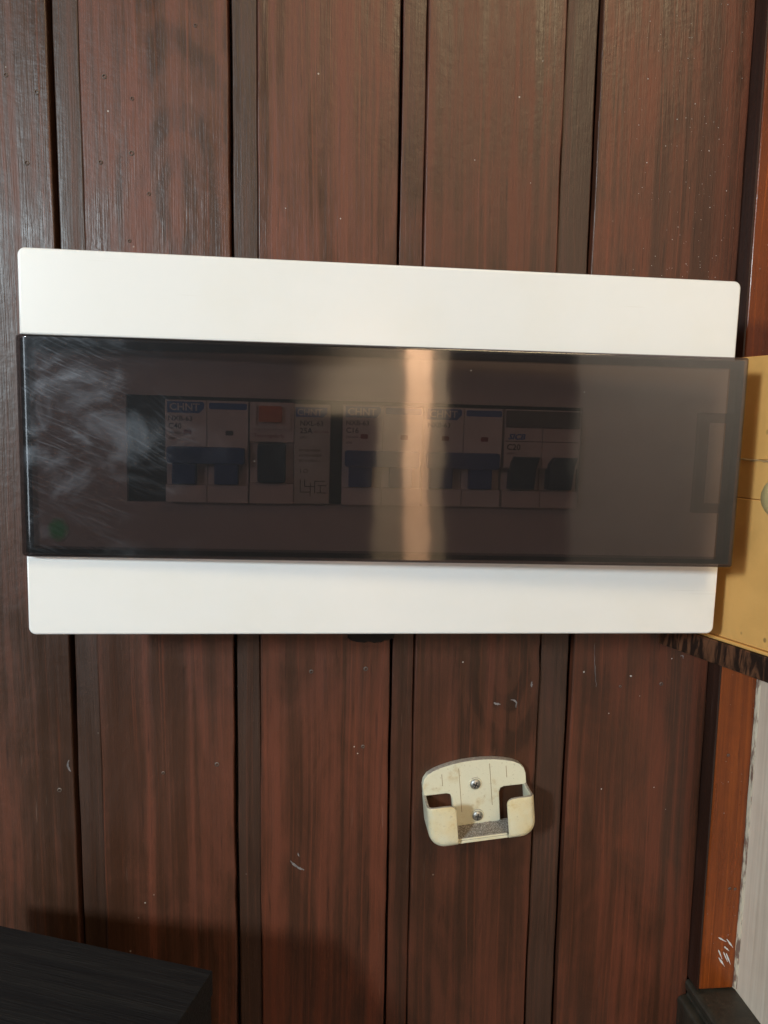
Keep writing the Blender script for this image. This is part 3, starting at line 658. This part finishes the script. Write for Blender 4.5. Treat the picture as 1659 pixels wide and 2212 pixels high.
def arm(sgn):
    path = []           # (x, z, inward normal)
    for k in range(7): path.append((-UO, ZTOP+(ZBOT+RB-ZTOP)*k/6, (1, 0)))
    for k in range(1, 9):
        a = R(180+90*k/9); path.append((-UO+RB+RB*math.cos(a), ZBOT+RB+RB*math.sin(a), (-math.cos(a), -math.sin(a))))
    path.append((-UO+RB, ZBOT, (0, 1))); path.append((-UI, ZBOT, (0, 1)))
    bm = bmesh.new(); rings = []
    lev = [(0.0, 0.0), (0.006, 0.0), (0.012, 0.0)]
    for k in range(0, 7): a = R(90*k/6); lev.append((D-rf+rf*math.sin(a), rf*(1-math.cos(a))))
    for wv_, of in lev:
        row = []
        for (x, z, nn) in path:
            dip = 0
            if z > ZTOP-1e-6: dip = 0.0012*math.sin(math.pi*min(1, wv_/D))    # hollowed top edge
            row.append(bm.verts.new((sgn*(x+nn[0]*of), -wv_, z+nn[1]*of-dip)))
        rings.append(row)
    for a, b in zip(rings, rings[1:]):
        for k in range(len(path)-1): bm.faces.new((a[k], a[k+1], b[k+1], b[k]))
    last = rings[-1]
    top = [(-UI, ZBOT+0.012), (-UI, 0.0060), (-UI-0.0004, 0.0074), (-UI-0.0014, 0.0085), (-UI-0.0028, 0.0092), (-UI-0.006, ZTOP)]
    extra = [bm.verts.new((sgn*x, -D, z)) for x, z in top]
    bm.faces.new(last+extra)
    bmesh.ops.recalc_face_normals(bm, faces=bm.faces[:])
    # make normals point outward (front lip toward the room)
    f = max(bm.faces, key=lambda q: len(q.verts))
    flip = f.normal.y > 0
    me = bpy.data.meshes.new('side_arm'); bm.to_mesh(me); bm.free()
    if flip: me.flip_normals()
    me.materials.append(M['aged']); me.polygons.foreach_set('use_smooth', [True]*len(me.polygons)); me.set_sharp_from_angle(angle=R(40))
    o = bpy.data.objects.new('side_arm', me); COL.objects.link(o); o.parent = cr
    s = o.modifiers.new('thickness', 'SOLIDIFY'); s.thickness = 0.0017; s.offset = -1
    b = o.modifiers.new('soft', 'BEVEL'); b.width = 0.0004; b.segments = 2; b.limit_method = 'ANGLE'; b.angle_limit = R(50)
    return o
arm(1); arm(-1)
obj('tray_floor', bbox(-UI+0.0001, UI-0.0001, -0.0172, -0.0041, ZBOT, ZBOT+0.0017, 0.0003, 2), M['aged'], cr, smooth=40)
obj('tray_lip', bbox(-UI+0.0002, UI-0.0002, -0.0174, -0.0160, ZBOT+0.0018, ZBOT+0.0030, 0.0004, 2), M['aged'], cr, smooth=40)
bm = bmesh.new(); nx, ny = 46, 22; g = [[bm.verts.new((-0.027+0.054*i/nx, -0.0158+0.0114*j/ny, ZBOT+0.0021+abs(rnd.gauss(0, 0.0003))+0.0009*(j/ny)**2+(0.0035*max(0, abs(-0.027+0.054*i/nx)-0.0195)/0.0075))) for j in range(ny+1)] for i in range(nx+1)]
for i in range(nx):
    for j in range(ny): bm.faces.new((g[i][j], g[i+1][j], g[i+1][j+1], g[i][j+1]))
dst = obj('dust_layer', bm, M['dust'], cr, smooth=80, flatten=False); dst['kind'] = 'stuff'
def screw(x, z, rot):
    e = bmesh.new(); K = 20; prof = [(0.0031, 0.0), (0.0031, 0.0004), (0.0028, 0.0010), (0.0020, 0.0015), (0.0009, 0.0017)]
    rings = [[e.verts.new((r*math.cos(6.283*k/K), -0.0040-h, r*math.sin(6.283*k/K))) for k in range(K)] for r, h in prof]
    for a, b in zip(rings, rings[1:]):
        for k in range(K): e.faces.new((a[k], a[(k+1) % K], b[(k+1) % K], b[k]))
    e.faces.new(rings[-1]); e.faces.new(rings[0][::-1])
    s = obj('screw', e, M['steel'], cr, (x, 0, z), smooth=50); s.rotation_euler = (0, rot, 0)
    for q in range(2):
        b = bbox(-0.0017, 0.0017, -0.00585, -0.0050, -0.00028, 0.00028) if q == 0 else bbox(-0.00028, 0.00028, -0.00583, -0.0050, -0.0017, 0.0017)
        obj('painted_cross_slot', b, M['dark'], s)  # near-black bars paint the shade of an uncut cross recess
    wsh = bmesh.new()
    r0 = [[wsh.verts.new((r*math.cos(6.283*k/K), y, r*math.sin(6.283*k/K))) for k in range(K)] for r, y in ((0.0039, -0.0040), (0.0037, -0.00445), (0.0030, -0.00445))]
    for a, b in zip(r0, r0[1:]):
        for k in range(K): wsh.faces.new((a[k], a[(k+1) % K], b[(k+1) % K], b[k]))
    obj('raised_rim', wsh, M['aged'], s, smooth=40)
screw(0.0002, 0.0119, 0.5); screw(0.0002, -0.0072, 0.2)

# ------------------------------------------------------------------ black cabinet at the lower left
A = Vector((-0.2110, -0.0330)); P = Vector((-0.0799, -0.0800)); th = math.atan2(P.y-A.y, P.x-A.x); LB = (P-A).length
bk_ = empty('black_cabinet', (P.x, P.y, -0.50), (0, 0, th))
tag(bk_, 'black grained wooden cabinet top standing askew before the wall at lower left', 'cabinet')
DB = 0.16; zt = -0.2345+0.50
obj('top_board', bbox(-LB, 0, -DB, 0, zt-0.012, zt, 0.0006, 2), M['black'], bk_, smooth=40)
obj('side_panel', bbox(-0.0125, -0.0005, -DB+0.002, -0.0008, 0, zt-0.0122, 0.0005, 1), M['black'], bk_)
obj('side_panel', bbox(-LB+0.0005, -LB+0.0125, -DB+0.002, -0.0008, 0, zt-0.0122, 0.0005, 1), M['black'], bk_)
obj('back_panel', bbox(-LB+0.013, -0.013, -0.008, -0.0012, 0, zt-0.0122), M['black'], bk_)

# ------------------------------------------------------------------ what the smoked cover mirrors: the doorway behind the photographer and the phone
M['pine'] = wood('pale_pine', 61, (0.40, 0.25, 0.15), (0.58, 0.40, 0.26), (0.62, 0.41, 0.27), redness=0.3, rough=0.5)
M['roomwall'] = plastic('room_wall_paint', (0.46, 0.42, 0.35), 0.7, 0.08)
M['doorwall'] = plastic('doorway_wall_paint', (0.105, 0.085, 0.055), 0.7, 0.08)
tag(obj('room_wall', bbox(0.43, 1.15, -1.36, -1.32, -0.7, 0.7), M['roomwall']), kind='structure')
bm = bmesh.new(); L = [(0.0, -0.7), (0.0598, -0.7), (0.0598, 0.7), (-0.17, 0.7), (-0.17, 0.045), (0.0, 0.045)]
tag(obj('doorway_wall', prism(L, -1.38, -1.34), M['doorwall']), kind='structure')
tag(obj('doorway_jamb', bbox(0.060, 0.113, -1.33, -1.27, -0.7, 0.7, 0.004, 2), M['pine']), kind='structure')
tag(obj('doorway_architrave', bbox(0.1135, 0.148, -1.33, -1.295, -0.7, 0.7, 0.003, 2), M['doorwall']), kind='structure')
